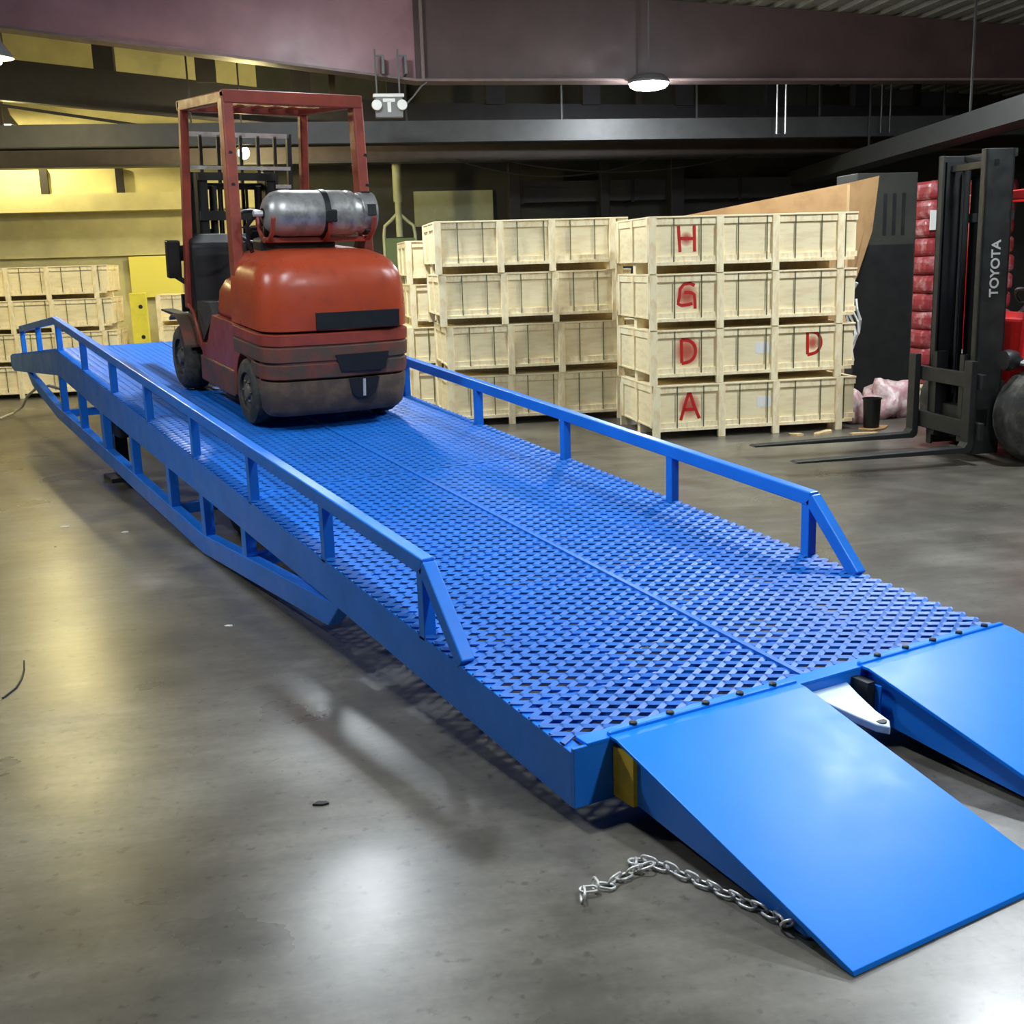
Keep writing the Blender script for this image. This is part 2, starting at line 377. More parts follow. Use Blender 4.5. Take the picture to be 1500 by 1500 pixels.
# pale green drop pipe with a forked yoke
t = thing('drop_pipe', 'pale green drop pipe with a forked yoke hanging behind the crates', 'pipe', B(.98, 16.4, 0), RZ)
M().tube([(0, 0, 2.72), (0, 0, zc(.98)-.005)], .075, 16).build('pipe', GREENP, t, smooth=True)
M().tube([(0, 0, 2.16), (0, 0, 2.75)], .055, 16).build('nozzle', GREENP, t, smooth=True)
for s in (-1, 1):
    M().tube([(s*.04, 0, 2.52), (s*.14, 0, 2.42), (s*.24, 0, 2.34), (s*.26, 0, 2.2), (s*.26, 0, 1.55), (s*.26, 0, .0)], .028, 10).build('yoke_arm', GREENP, t, smooth=True)
M().box(-.24, .24, -.05, .05, 1.5, 2.14).build('green_plate', mat('green_plate', (.12, .17, .06), .6), t)
tag(M().tube([B(-4.9, 13.9, 4.02), B(-2.2, 13.9, 3.60), B(-1.6, 13.85, 3.50)], .02, 8).build('conduit', DUCT), 'thin grey conduit sloping down into the cable tray', 'conduit')

# ------------------------------------------------------------------ the loading ramp
S, Z0, YK, S2, YE = .0881, .2433, 8.85, -.068, 12.15
def dz(y): return Z0 + S*y if y <= YK else Z0 + S*YK + S2*(y-YK)
ramp = thing('loading_ramp', 'long blue steel loading ramp with grating deck, side rails and two hinged lips', 'ramp')
WID = 2.0
def beam_depth(y): return .195 if y < 2 else .195 + .012*min(y-2, 5)
ysb = [0, 2, 4.5, 7, YK]
for x0, x1 in ((0, .05), (WID-.05, WID)):
    pl = [(y, dz(y)-.012) for y in ysb] + [(y, dz(y)-beam_depth(y)) for y in reversed(ysb)]
    M().prism(pl, 'x', x0, x1).build('side_beam', BLUE, ramp, bevel=.004)
    pl = [(YK, dz(YK)-.012), (YE, dz(YE)-.012), (YE, dz(YE)-.2), (YK, dz(YK)-beam_depth(YK))]
    M().prism(pl, 'x', x0, x1).build('side_beam', BLUE, ramp, bevel=.004)
# end plate, top strip, tail plate
M().box(0.0, WID, -.012, .004, .05, Z0+.003).build('end_plate', BLUE, ramp, bevel=.003)
M().box(0.05, WID-.05, -.012, .055, Z0-.004, Z0+.010).build('end_strip', BLUE_L, ramp, bevel=.003)
M().prism([(YE-.01, dz(YE)-.2), (YE+.16, dz(YE)-.17), (YE+.20, dz(YE)-.10), (YE+.16, dz(YE)-.02), (YE-.01, dz(YE)+.004)], 'x', 0, WID).build('tail_lip', BLUE_L, ramp, bevel=.01)
# grating: expanded-metal diamonds 110 x 62 mm, tilted strands
def grating(x0, y0, y1, name='grating_panel'):
    px, py = .055, .031
    ncol = 18; n = int((y1-y0)/py)
    V = []; F = []
    w, th, tilt = .0255, .006, math.radians(20)
    for j in range(n):
        for i in range(ncol):
            if (i+j) % 2 == 0: a = (i, j); b = (i+1, j+1)
            else: a = (i, j+1); b = (i+1, j)
            ya, yb = y0+a[1]*py, y0+b[1]*py
            p = Vector((x0+a[0]*px, ya, dz(ya)-.006)); q = Vector((x0+b[0]*px, yb, dz(yb)-.006))
            d = (q-p).normalized(); r = Vector((0, 0, 1)).cross(d).normalized()
            if r.y < 0: r = -r
            u = d.cross(r).normalized()
            if u.z < 0: u = -u
            rr = r*math.cos(tilt) + u*math.sin(tilt); uu = u*math.cos(tilt) - r*math.sin(tilt)
            p = p - d*.006; q = q + d*.006
            k = len(V)
            for c in (p, q):
                for s1, s2 in ((-1,-1),(1,-1),(1,1),(-1,1)): V.append(tuple(c + rr*(s1*w/2*.72) + uu*(s2*th/2)))
            F += [(k,k+1,k+5,k+4),(k+1,k+2,k+6,k+5),(k+2,k+3,k+7,k+6),(k+3,k,k+4,k+7)]
    m = M(); m.v = V; m.f = F
    return m.build(name, BLUE_G, ramp, fix=False)
for x0 in (.006, 1.004):
    for y0, y1 in ((.055, 3.21), (3.21, 6.03), (6.03, YK), (YK, YE)):
        grating(x0, y0, y1)
# seam bar on the centre line and cross seams
for y0, y1 in ((.05, YK), (YK, YE)):
    M().bar((1.0, y0, dz(y0+.001)-.004), (1.0, y1, dz(y1)-.004), .022, .018).build('seam_bar', BLUE_G, ramp)
for y in (3.21, 6.03):
    M().bar((.05, y, dz(y)-.008), (1.95, y, dz(y)-.008), .02, .012).build('seam_bar', BLUE_G, ramp)
# joists under the deck
y = .35
while y < YE:
    M().box(.05, WID-.05, y-.03, y+.03, dz(y)-.13, dz(y)-.014).build('cross_joist', BLUE, ramp); y += .46
for x in (.5, 1.0, 1.5):
    M().bar((x, .02, dz(.02)-.075), (x, YK, dz(YK)-.075), .05, .12).build('stringer', BLUE, ramp)
    M().bar((x, YK, dz(YK)-.075), (x, YE, dz(YE)-.075), .05, .12).build('stringer', BLUE, ramp)
# rails
HR = .296
YP = [1.02, 2.02, 3.06, 4.15, 5.30, 6.40, 7.55, YK-.12]
YP2 = [10.0, 11.2]
for xs_ in (.025, WID-.025):
    M().bar((xs_, YP[0]-.03, dz(YP[0]-.03)+HR-.033), (xs_, YK, dz(YK)+HR-.033), .055, .066).build('top_rail', BLUE, ramp, bevel=.006)
    M().bar((xs_, YK-.01, dz(YK)+HR-.033), (xs_, YP2[-1]+.03, dz(YP2[-1])+HR-.033), .055, .066).build('top_rail', BLUE, ramp, bevel=.006)
    for y in YP+YP2:
        M().box(xs_-.025, xs_+.025, y-.025, y+.025, dz(y)-.03, dz(y)+HR-.05).build('rail_post', BLUE, ramp, bevel=.004)
    M().bar((xs_, YP[0]-.02, dz(1)+HR-.03), (xs_, .715, dz(.70)-.01), .055, .06, up=(0, 1, 0)).build('rail_brace', BLUE, ramp, bevel=.006)
# truss under each side
chord = [(11.0, .615), (9.2, .385), (4.1, .066), (1.92, .168)]
for x0, x1 in ((0.0, .07), (WID-.07, WID)):
    top = [(y, z+.06) for y, z in chord]; bot = [(y, z-.06) for y, z in chord]
    bot[0] = (10.7, .53); bot[-1] = (2.02, .095); top[-1] = (1.86, .225); top[0] = (11.05, .68)
    bot[2] = (4.1, .004)
    M().prism(top + bot[::-1], 'x', x0, x1).build('bottom_chord', BLUE, ramp, bevel=.005)
    def zch(y):
        for (ya, za), (yb, zb) in zip(chord, chord[1:]):
            if yb <= y <= ya: return za + (zb-za)*(y-ya)/(yb-ya)
    for y in (3.25, 4.06, 4.86, 5.92, 6.95, 7.92, 8.88):
        wd = .06 if y in (6.95,) else .04
        M().box(x0+.005, x1-.005, y-wd, y+wd, zch(y)+.03, dz(y)-.17).build('truss_post', BLUE, ramp, bevel=.004)
for y in (3.25, 4.86, 8.88):
    M().box(.06, WID-.06, y-.03, y+.03, zch(y)-.0, zch(y)+.07).build('truss_tie', BLUE, ramp)
# running gear and support legs
M().tube([(.2, 4.5, .22), (1.8, 4.5, .22)], .04, 12).build('axle', BLACK, ramp, smooth=True)
for x in (.42, 1.58):
    w_ = M().lathe([(.10, -.09), (.19, -.09), (.215, -.07), (.215, .07), (.19, .09), (.10, .09)], (x, 4.5, .215), 'x', 24).build('wheel', RUBBER, ramp, smooth=True)
    M().box(x-.03, x+.03, 4.44, 4.56, .22, dz(4.5)-.1).build('axle_hanger', BLACK, ramp)
for x in (.17, WID-.17):
    lg = M().box(x-.05, x+.05, 7.10, 7.20, .03, dz(7.15)-.1).build('support_leg', BLACK, ramp)
    M().box(x-.13, x+.13, 6.98, 7.32, 0, .035).build('foot_plate', BLACK, lg)
M().box(.08, .62, 6.72, 7.0, .40, .56).build('hydraulic_pump', BLACK, ramp, bevel=.02)
# lips
def lip(x0, x1, yellow):
    yh, yt = -.045, -1.0
    th = .010
    def zt(y): return Z0 + .012 + (y-yh)/(yt-yh)*(.014-Z0-.012)
    l = M().prism([(yh+.05, zt(yh)+.002), (yh, zt(yh)), (yt, .014), (yt-.004, .001), (yt+.03, .003), (yh, zt(yh)-th), (yh+.05, zt(yh)-th)], 'x', x0, x1).build('lip_plate', BLUE_L, ramp, bevel=.002)
    for x in (x0+.02, x1-.032, (x0+x1)/2):
        M().prism([(yh+.02, zt(yh)-.004), (yt+.12, zt(yt+.12)-.004), (yt+.17, .004), (yt+.5, .030), (yh+.02, .075)], 'x', x, x+.012).build('side_gusset', BLUE, l)
    M().bar((x0, yh+.048, Z0+.012), (x1, yh+.048, Z0+.012), .022, .022).build('hinge_bar', BLUE_L, l, bevel=.008)
    n = 5
    for k in range(n):
        x = x0 + .1 + (x1-x0-.2)*k/(n-1)
        M().lathe([(.013, 0), (.013, .010), (.008, .013)], (x, yh+.052, Z0+.020), 'z', 10).build('hinge_bolt', BLACK, l)
    if yellow:
        M().box(x0+.006, x0+.030, yh-.075, yh+.028, .062, zt(yh-.075)-.012).build('yellow_marker', YELLOW, l)
    return l
lip(.135, .915, True); lip(1.215, 1.995, False)
M().box(1.165, 1.20, -.09, -.01, .06, .225).build('lip_stop', BLACK, ramp); M().box(1.20, 1.212, -.11, -.01, .05, .21).build('lip_stop', BLUE, ramp)
# tow tongue between the lips
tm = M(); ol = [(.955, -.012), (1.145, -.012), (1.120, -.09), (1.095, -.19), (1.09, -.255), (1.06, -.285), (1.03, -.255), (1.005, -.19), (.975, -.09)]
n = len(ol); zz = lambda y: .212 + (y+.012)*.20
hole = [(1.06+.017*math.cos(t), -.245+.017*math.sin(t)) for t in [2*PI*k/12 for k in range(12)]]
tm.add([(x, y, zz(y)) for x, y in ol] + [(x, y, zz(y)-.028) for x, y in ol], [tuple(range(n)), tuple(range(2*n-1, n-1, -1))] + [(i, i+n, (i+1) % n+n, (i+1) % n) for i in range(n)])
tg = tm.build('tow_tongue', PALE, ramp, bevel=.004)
M().lathe([(.019, -.01), (.019, .0015)], (1.06, -.245, zz(-.245)), 'z', 14).build('tow_eye', BLACK, tg)

# chain lying on the floor, hooked to the lip edge
chain = thing('chain', 'galvanised link chain lying on the concrete, hooked to the blue lip edge', 'chain', (-.22, -.37, 0))
def stadium(L, w, n=6):
    pts = []
    for k in range(n+1): t = -PI/2 + PI*k/n; pts.append((L/2-w/2+w/2*math.cos(t), w/2*math.sin(t), 0))
    for k in range(n+1): t = PI/2 + PI*k/n; pts.append((-L/2+w/2+w/2*math.cos(t), w/2*math.sin(t), 0))
    return pts
lk = M().tube(stadium(.050, .030), .0042, 6, closed=True).mesh('link'); lk.materials.append(STEEL)
for p in lk.polygons: p.use_smooth = True
path = [(.132, -.80, .050), (.140, -.775, .018), (.146, -.70, .008), (.128, -.62, .008), (.108, -.54, .008), (.088, -.46, .008), (.066, -.385, .008), (.040, -.318, .008),
        (.010, -.300, .010), (-.005, -.325, .016), (.012, -.352, .02), (-.015, -.345, .012), (-.045, -.345, .008), (-.09, -.352, .008), (-.128, -.36, .008), (-.155, -.345, .012), (-.165, -.365, .014), (-.185, -.355, .014), (-.205, -.365, .009), (-.222, -.380, .008), (-.226, -.402, .007)]
P_ = [Vector(p) for p in path]; dist = 0; step = .036; k = 0; acc = 0
for a, b in zip(P_, P_[1:]):
    d = b - a; Ls = d.length; s = -acc
    while s + step <= Ls:
        s += step
        c = a + d*(s/Ls)
        o = bpy.data.objects.new('link', lk); COL.objects.link(o); o.parent = chain
        rx = (0.1 if k % 2 == 0 else 1.25) + random.uniform(-.15, .15)
        o.location = c - chain.location; o.rotation_euler = (0, 0, 0)
        ang = math.atan2(d.y, d.x) + random.uniform(-.15, .15)*(1 if k < 18 else 3)
        o.rotation_euler = (Matrix.Rotation(ang, 3, 'Z') @ Matrix.Rotation(-math.asin(max(-1, min(1, d.z/Ls))), 3, 'Y') @ Matrix.Rotation(rx, 3, 'X')).to_euler()
        o.location.z = max(o.location.z, .0045 + .012*abs(math.sin(rx)))
        k += 1
    acc = Ls - s

# ------------------------------------------------------------------ forklifts
def plan(w, yb, yf, r, z, nn=6, bulge=.015):
    pts = [(-w, yf, z)]
    for k in range(nn+1): t = PI + PI/2*k/nn; pts.append((-w+r+r*math.cos(t), yb+r+r*math.sin(t), z))
    pts.append((0, yb-bulge, z))
    for k in range(nn+1): t = 1.5*PI + PI/2*k/nn; pts.append((w-r+r*math.cos(t), yb+r+r*math.sin(t), z))
    pts.append((w, yf, z)); return pts
def wheel(t, x, y, r, w, side):
    h = w/2
    wl = M().lathe([(r*.58, -h), (r*.86, -h), (r*.97, -h*.8), (r, -h*.5), (r, h*.5), (r*.97, h*.8), (r*.86, h), (r*.58, h), (r*.54, h*.5), (r*.54, -h*.5), (r*.58, -h)], (x, y, r), 'x', 28, caps=False).build('wheel', RUBBER, t, smooth=True)
    M().lathe([(r*.55, -h*.75), (r*.545, -h*.2), (r*.545, h*.2), (r*.55, h*.75)], (x, y, r), 'x', 20)  .build('rim', HUB, wl, smooth=True)
    M().lathe([(r*.53, side*h*.3), (r*.44, side*h*.72), (r*.25, side*h*.78), (r*.2, side*h*1.02), (r*.05, side*h*1.04)], (x, y, r), 'x', 20).build('hub', HUB, wl, smooth=True)
    for k in range(6):
        a = 2*PI*k/6; M().lathe([(.011, 0), (.009, side*.014)], (x+side*h*.84, y+r*.33*math.cos(a), r+r*.33*math.sin(a)), 'x', 6).build('wheel_nut', HUB, wl)
def forklift(name, label, loc, rot, cols, mast_h, rear=True, text=False, fork_z=.06, fork_len=1.1, fork_x=.30, backrest=True, mast_hw=.31, tank=True, my=2.12, cowl=None, fw_r=.245, fw_x=.475, fw_y=1.90, gp_y=1.88):
    C1, CF, CD, CG = cols
    t = thing(name, label, 'forklift', loc); t.rotation_euler = rot
    # counterweight in three bands
    secs = [plan(.43, .09, .15, .05, .13), plan(.475, .03, .155, .05, .17), plan(.495, .005, .16, .05, .25), plan(.50, .0, .16, .05, .335)]
    for S_ in secs:
        pass
    def band(zs, m, nm):
        return M().loft([plan(w, yb, yf, r, z, bulge=bu) for (z, w, yb, yf, r, bu) in zs]).build(nm, m, t, smooth=True)
    band([(.10, .455, .06, .30, .10, .02), (.14, .485, .02, .30, .12, .025), (.25, .50, .005, .30, .13, .03), (.335, .505, .0, .30, .13, .03)], CG, 'lower_counterweight')
    band([(.345, .495, .012, .30, .13, .03), (.355, .512, .0, .30, .14, .03), (.44, .516, -.005, .30, .14, .03), (.445, .505, .004, .34, .14, .03), (.46, .505, .004, .66, .14, .03), (.465, .518, -.005, .66, .14, .03), (.55, .52, -.006, .66, .14, .03), (.556, .512, .002, .66, .14, .03), (.565, .512, .002, .66, .14, .03)], CD, 'middle_counterweight')
    band([(.565, .51, .004, .66, .14, .03), (.57, .522, -.006, .66, .15, .03), (.635, .524, -.006, .66, .15, .03), (.642, .512, .004, .66, .15, .03)], CF, 'counterweight_band')
    band([(.655, .505, .01, .66, .15, .03), (.662, .522, -.004, .66, .17, .03), (.80, .522, -.004, .66, .18, .03), (.93, .515, .006, .66, .19, .03), (1.01, .500, .025, .66, .20, .03), (1.065, .472, .055, .66, .21, .03), (1.105, .43, .10, .66, .21, .03), (1.135, .36, .17, .66, .20, .03), (1.15, .25, .28, .66, .15, .02)], C1, 'rear_hood')
    M().box(-.34, .34, .12, 1.75, .16, .64).build('chassis', BLACK, t)
    # recesses in the counterweight back
    v = M().box(-.18, .40, -.0365, .05, .668, .775).build('vent_slot', BLACK, t)
    M().prism([(-.06, .50), (.32, .50), (.29, .385), (-.02, .385)], 'y', -.0385, .05).build('handle_recess', BLACK, t)
    M().prism([(.03, .335), (.25, .335), (.22, .23), (.18, .205), (.10, .205), (.06, .23)], 'y', -.0345, .05).build('tow_recess', BLACK, t)
    M().tube([(.14, -.025, .215), (.14, -.025, .33)], .014, 8).build('tow_pin', STEEL, t)
    # sides with the wheel arch
    arch = [(.42+.265*math.cos(a), .235+.265*math.sin(a)) for a in [PI - PI*k/12 for k in range(13)]]
    poly = [(.155, .645), (.155, .30)] + [p for p in arch if p[0] > .155] + [(.69, .15), (1.48, .15), (1.50, .34), (1.56, .37), (1.56, .40), (1.36, .42), (1.20, .645)]
    for s in (-1, 1):
        M().prism(poly, 'x', s*.36, s*.505).build('side_panel', CF, t, bevel=.006)
        M().box(min(s*.36, s*.515), max(s*.36, s*.515), .72, 1.52, .13, .315).build('step_skirt', CD, t, bevel=.01)
        M().prism([(1.22, .64), (1.50, .42), (1.62, .42), (1.62, .70), (1.3, .72)], 'x', s*.30, s*.49).build('kick_panel', GREYP, t)
        M().tube([(s*.5, 1.5, .38), (s*.52, 1.52, .50), (s*.52, 1.62, .62), (s*.52, 1.75, .66)], .012, 8).build('fender_trim', CF, t, smooth=True)
        # front fender: arc plate reaching forward over the tyre
        sec = []
        arc = [(fw_y+(fw_r+.04)*math.cos(a), fw_r+(fw_r+.065)*math.sin(a)) for a in [math.radians(160 - 100*k/10) for k in range(11)]]
        outer = [(y, z+.022) for y, z in arc]
        M().prism(arc + outer[::-1], 'x', s*.34, s*(fw_x+.125))  .build('front_fender', CD, t, bevel=.004)
        wheel(t, s*.445, .42, .222, .155, s); wheel(t, s*fw_x, fw_y, fw_r, .20 if fw_r < .3 else .26, s)
    M().tube([(-.4, fw_y, fw_r), (.4, fw_y, fw_r)], .05, 10).build('drive_axle', BLACK, t); M().tube([(-.4, .42, .222), (.4, .42, .222)], .04, 10).build('steer_axle', BLACK, t)
    # engine hood under the seat, seat, cowl and controls
    M().loft([[(x*w_, y, z) for x, y in ((-1, yb), (1, yb), (1, yf), (-1, yf))] for (z, w_, yb, yf) in ((.64, .47, .66, 1.20), (.82, .46, .66, 1.16), (.90, .43, .66, 1.10), (.945, .36, .68, 1.02), (.955, .2, .72, .98))]).build('engine_hood', C1, t, bevel=.05, smooth=True, seg=4)
    M().box(-.26, .26, .80, 1.24, .94, 1.06).build('seat_cushion', VINYL, t, bevel=.04, seg=3)
    M().bar((0, .80, 1.0), (0, .66, 1.42), .50, .12, up=(0, 1, 0)).build('seat_back', VINYL, t, bevel=.05, seg=3)
    M().box(-.47, .47, 1.2, 1.95, .36, .42).build('floor_plate', GREYP, t)
    M().prism([(1.68, .4), (1.93, .4), (1.93, 1.12), (1.85, 1.18), (1.75, 1.1)], 'x', -.47, .47)  .build('front_cowl', cowl or VINYL, t, bevel=.02)
    sc = M().bar((-.02, 1.82, 1.0), (-.02, 1.60, 1.22), .06, .06).build('steering_column', VINYL, t)
    d = Vector((0, -.22, .22)).normalized(); c = Vector((-.02, 1.59, 1.23)); e = Vector((1, 0, 0)); g = d.cross(e)
    M().tube([c + (e*math.cos(a) + g*math.sin(a))*.165 for a in [2*PI*k/20 for k in range(20)]], .014, 8, closed=True).build('steering_wheel', VINYL, sc, smooth=True)
    M().bar(c-e*.16, c+e*.16, .03, .012).build('wheel_spoke', VINYL, sc)
    for k, x in enumerate((.20, .26, .32)):
        lv = M().tube([(x, 1.80, 1.05), (x, 1.70, 1.30)], .008, 6).build('lever', BLACK, t); M().lathe([(.006, -.02), (.02, -.01), (.02, .012), (.006, .022)], (x, 1.70, 1.31), 'z', 10).build('lever_knob', VINYL, lv)
    # overhead guard
    gz = 2.10
    RT = [(s*.455, .76, gz) for s in (-1, 1)]; RBm = [(s*.475, .60, .66) for s in (-1, 1)]; FT = [(s*.455, gp_y-.10, gz-.02) for s in (-1, 1)]; FB = [(s*.475, gp_y, .62) for s in (-1, 1)]
    for k in (0, 1):
        M().bar(RBm[k], RT[k], .075, .11, up=(0, 1, 0)).build('guard_pillar', CF, t, bevel=.012, seg=3)
        M().bar(FB[k], FT[k], .06, .075, up=(0, 1, 0)).build('guard_pillar', CF, t, bevel=.012, seg=3)
        M().bar((RT[k][0], .70, gz), (FT[k][0], gp_y-.04, gz-.02), .06, .075).build('guard_side_bar', CF, t, bevel=.008)
    M().bar((-.485, .735, gz), (.485, .735, gz), .08, .085).build('guard_cross_bar', CF, t, bevel=.01); M().bar((-.485, gp_y-.06, gz-.02), (.485, gp_y-.06, gz-.02), .08, .075).build('guard_cross_bar', CF, t, bevel=.01)
    for k in range(6):
        x = -.33 + .66*k/5; M().bar((x, .74, gz+.015), (x, gp_y-.06, gz-.005), .02, .05).build('guard_slat', CF, t)
    for s in (-1, 1):
        for z in (.9, 1.55, 1.75):
            y = .60 + .16*(z-.66)/1.44
            M().lathe([(.014, 0), (.014, .004)], (s*.475*1.0 + .01, y-.056, z), 'y', 8).build('pillar_bolt', BLACK, t)
    # gas cylinder on its cradle
    if tank:
        cy, cz = .40, 1.375; r = .148
        gc = M().lathe([(.03, -.395), (.07, -.392), (.10, -.375), (.135, -.335), (r, -.28), (r, .14), (r*.985, .15), (r*.985, .165), (r, .175), (r*.97, .21), (.128, .235), (.128, .255), (.135, .262), (.135, .36), (.128, .362), (.11, .36), (.11, .262)], (.04, cy, cz), 'x', 32).build('gas_cylinder', TANK, t, smooth=True)
        M().lathe([(r+.003, -.02), (r+.006, -.018), (r+.006, .018), (r+.003, .02)], (.04, cy, cz), 'x', 32).build('strap', BLACK, gc, smooth=True)
        M().box(.02, .09, cy-r-.03, cy-r+.01, cz-.05, cz+.03).build('strap_buckle', BLACK, gc, bevel=.008)
        for a in (-1.1, .2, 1.6):
            M().box(-.03, .03, -.008, .004, -.035, .035).build('collar_slot', BLACK, gc, loc=(.04+.312, cy-.133*math.cos(a), cz+.133*math.sin(a)), rot=(-a, 0, 0))
        M().lathe([(.02, -.46), (.02, -.40), (.035, -.40)], (.04, cy, cz), 'x', 12).build('valve', STEEL, gc)
        M().tube([(-.40, cy, cz), (-.45, cy+.05, cz-.08), (-.42, cy+.12, cz-.20), (-.36, cy+.16, cz-.32)], .014, 8).build('gas_hose', BLACK, gc, smooth=True)
        cr = M().box(-.36, .36, cy-.02, cy+.03, cz-.185, cz-.152).build('cradle_beam', CF, t, bevel=.005)
        for x in (-.34, .05, .36):
            M().tube([(x, cy-.155, cz-.02), (x, cy-.13, cz-.11), (x, cy-.06, cz-.165), (x, cy+.06, cz-.165), (x, cy+.13, cz-.11), (x, cy+.155, cz-.02)], .016, 8).build('cradle_arm', CF, cr, smooth=True)
        for x in (-.30, .34):
            M().bar((x, cy+.03, cz-.17), (x, .62, .98), .05, .05).build('cradle_leg', BLACK, cr)
        M().box(-.36, .16, .44, .64, 1.02, 1.21).build('dark_gap_block', BLACK, t, bevel=.02)  # black block added as the dark gap between cylinder and hood
    # mast, carriage and forks
    hw = mast_hw
    mast = M().box(-hw, hw, my+.03, my+.13, .28, .42).build('mast', MASTM, t)
    for s in (-1, 1):
        x = s*hw; xi = s*(hw-.075)
        M().box(min(x, x-s*.022), max(x, x-s*.022), my-.08, my+.16, .06, mast_h).box(min(x, x-s*.075), max(x, x-s*.075), my+.14, my+.16, .06, mast_h).box(min(x, x-s*.075), max(x, x-s*.075), my-.08, my-.06, .06, mast_h).build('outer_rail', MASTM, mast, bevel=.004)
        M().box(min(xi, xi+s*.05), max(xi, xi+s*.05), my-.04, my+.125, .10, mast_h-.05).build('inner_rail', BLACK, mast)
        M().tube([(s*(hw-.13), my-.02, .12), (s*(hw-.13), my-.02, mast_h-.10)], .03, 12).build('lift_cylinder', BLACK, mast, smooth=True)
        M().tube([(s*(hw-.20), my+.05, .5), (s*(hw-.20), my+.05, mast_h-.12)], .012, 6).build('lift_chain', BLACK, mast)
    for z, hgt, yy in ((mast_h-.06, .06, -.10), (mast_h*.78, .07, -.10), (.55, .09, -.10), (mast_h-.13, .05, .05)):
        M().box(-hw, hw, my+yy, my+yy+.045, z, z+hgt).build('mast_crossbar', MASTM, mast)
    cy0 = my+.17; cz0 = fork_z
    cw = fork_x + .12
    car = M().box(-cw, cw, cy0+.01, cy0+.05, cz0+.10, cz0+.24).build('carriage', MASTM, t, bevel=.006)
    M().box(-cw, cw, cy0+.01, cy0+.05, cz0+.50, cz0+.62).build('carriage_bar', MASTM, car, bevel=.006)
    for s in (-1, 1):
        M().box(s*.2-.03, s*.2+.03, cy0-.08, cy0+.02, cz0+.05, cz0+.75).build('carriage_upright', BLACK, car)
        x = s*fork_x; h0 = .045
        pl = [(cy0+.05, cz0+.72), (cy0+.10, cz0+.72), (cy0+.105, cz0+.08), (cy0+.13, cz0+h0), (cy0+fork_len, cz0+.016), (cy0+fork_len+.03, cz0+.006), (cy0+fork_len, cz0), (cy0+.09, cz0), (cy0+.06, cz0+.02), (cy0+.05, cz0+.05)]
        M().prism(pl, 'x', x-.055, x+.055).build('fork', MASTM, t, bevel=.004)
    if backrest:
        bt = 1.92; bw = .42; bo = .09
        cy0 -= .06
        br = M().box(bo-bw, bo+bw, cy0+.02, cy0+.05, bt-.035, bt).build('load_backrest', STEEL, t)
        for s in (-1, 1): M().box(bo+s*bw-.018, bo+s*bw+.018, cy0+.02, cy0+.06, cz0+.5, bt).build('backrest_post', BLACK, br)
        for x in (-.30, -.16, .02, .16, .30): M().box(bo+x-.012, bo+x+.012, cy0+.02, cy0+.045, cz0+.55, bt-.02).build('backrest_bar', BLACK, br)
        for z in (1.64, 1.50): M().box(bo-bw, bo+bw, cy0+.015, cy0+.035, z, z+.028).build('backrest_rail', STEEL, br)
    if text:
        fc = bpy.data.curves.new('lettering', 'FONT'); fc.body = 'TOYOTA'; fc.size = .105; fc.extrude = .001; fc.align_x = 'CENTER'; fc.align_y = 'CENTER'; fc.space_character = 1.0; fc.offset = .0025
        tmp = bpy.data.objects.new('tmp', fc); COL.objects.link(tmp)
        dg = bpy.context.evaluated_depsgraph_get(); me = bpy.data.meshes.new_from_object(tmp.evaluated_get(dg)); bpy.data.objects.remove(tmp)
        me.materials.clear(); me.materials.append(LETTER)
        o = bpy.data.objects.new('lettering', me); COL.objects.link(o); o.parent = mast; o['label'] = 'pale lettering reading upwards'
        # on the outer face of the left rail (x = -hw), reading upwards
        o.matrix_local = Matrix(((0, 0, -1, -hw-.0015), (0, 1, 0, my+.035), (1, 0, 0, 1.52), (0, 0, 0, 1)))
        o.rotation_mode = 'QUATERNION'
        o.matrix_local = Matrix.Translation((-hw-.0015, my+.035, 1.52)) @ Matrix(((0, 0, -1), (0, -1, 0), (-1, 0, 0))).to_4x4() @ Matrix.Rotation(PI, 4, 'Z')
    return t
LETTER = mat('mast_lettering', (.34, .34, .33), .5)
fk = forklift('forklift', 'worn orange forklift with a silver gas cylinder standing on the blue ramp', (1.085, 4.40, dz(4.40)+.006), (math.atan(S), 0, 0),
         (ORANGE, ORANGE_F, DIRTY, GRIME), 1.62, fork_z=.44, fork_len=1.0)
fk2 = forklift('forklift', 'forklift with a tall charcoal mast and long forks standing on the floor beside the crates', B(4.36+2.42, 5.45, 0), (0, 0, math.radians(70)),
         (REDV, REDV, WHITEV, WHITEV), 2.42, text=True, fork_z=.10, fork_len=1.52, fork_x=.42, backrest=False, mast_hw=.34, tank=False, fw_r=.385, fw_x=.55, fw_y=1.80, gp_y=1.96, cowl=REDV)
M().box(-.22, .22, 2.02, 2.05, .5, 2.25).build('mast_gap_plate', MATT_BLACK, fk2)  # black plate added to keep the gap inside the mast dark
hl = M().lathe([(.03, 0), (.07, .02), (.085, .08), (.075, .12)], (0, 0, 0), 'y', 18).build('headlight', BLACK, fk2, loc=(-.50, 2.02, .82), smooth=True)
M().tube([(-.50, 2.03, .82), (-.45, 1.84, .82)], .018, 8).build('headlight_arm', BLACK, fk2)

M().box(-.60, -.50, 1.94, 2.02, .84, 1.12).build('side_lamp', BLACK, fk, bevel=.01)
M().bar((-.55, 1.98, .86), (-.47, 1.9, .80), .03, .03).build('lamp_bracket', BLACK, fk)
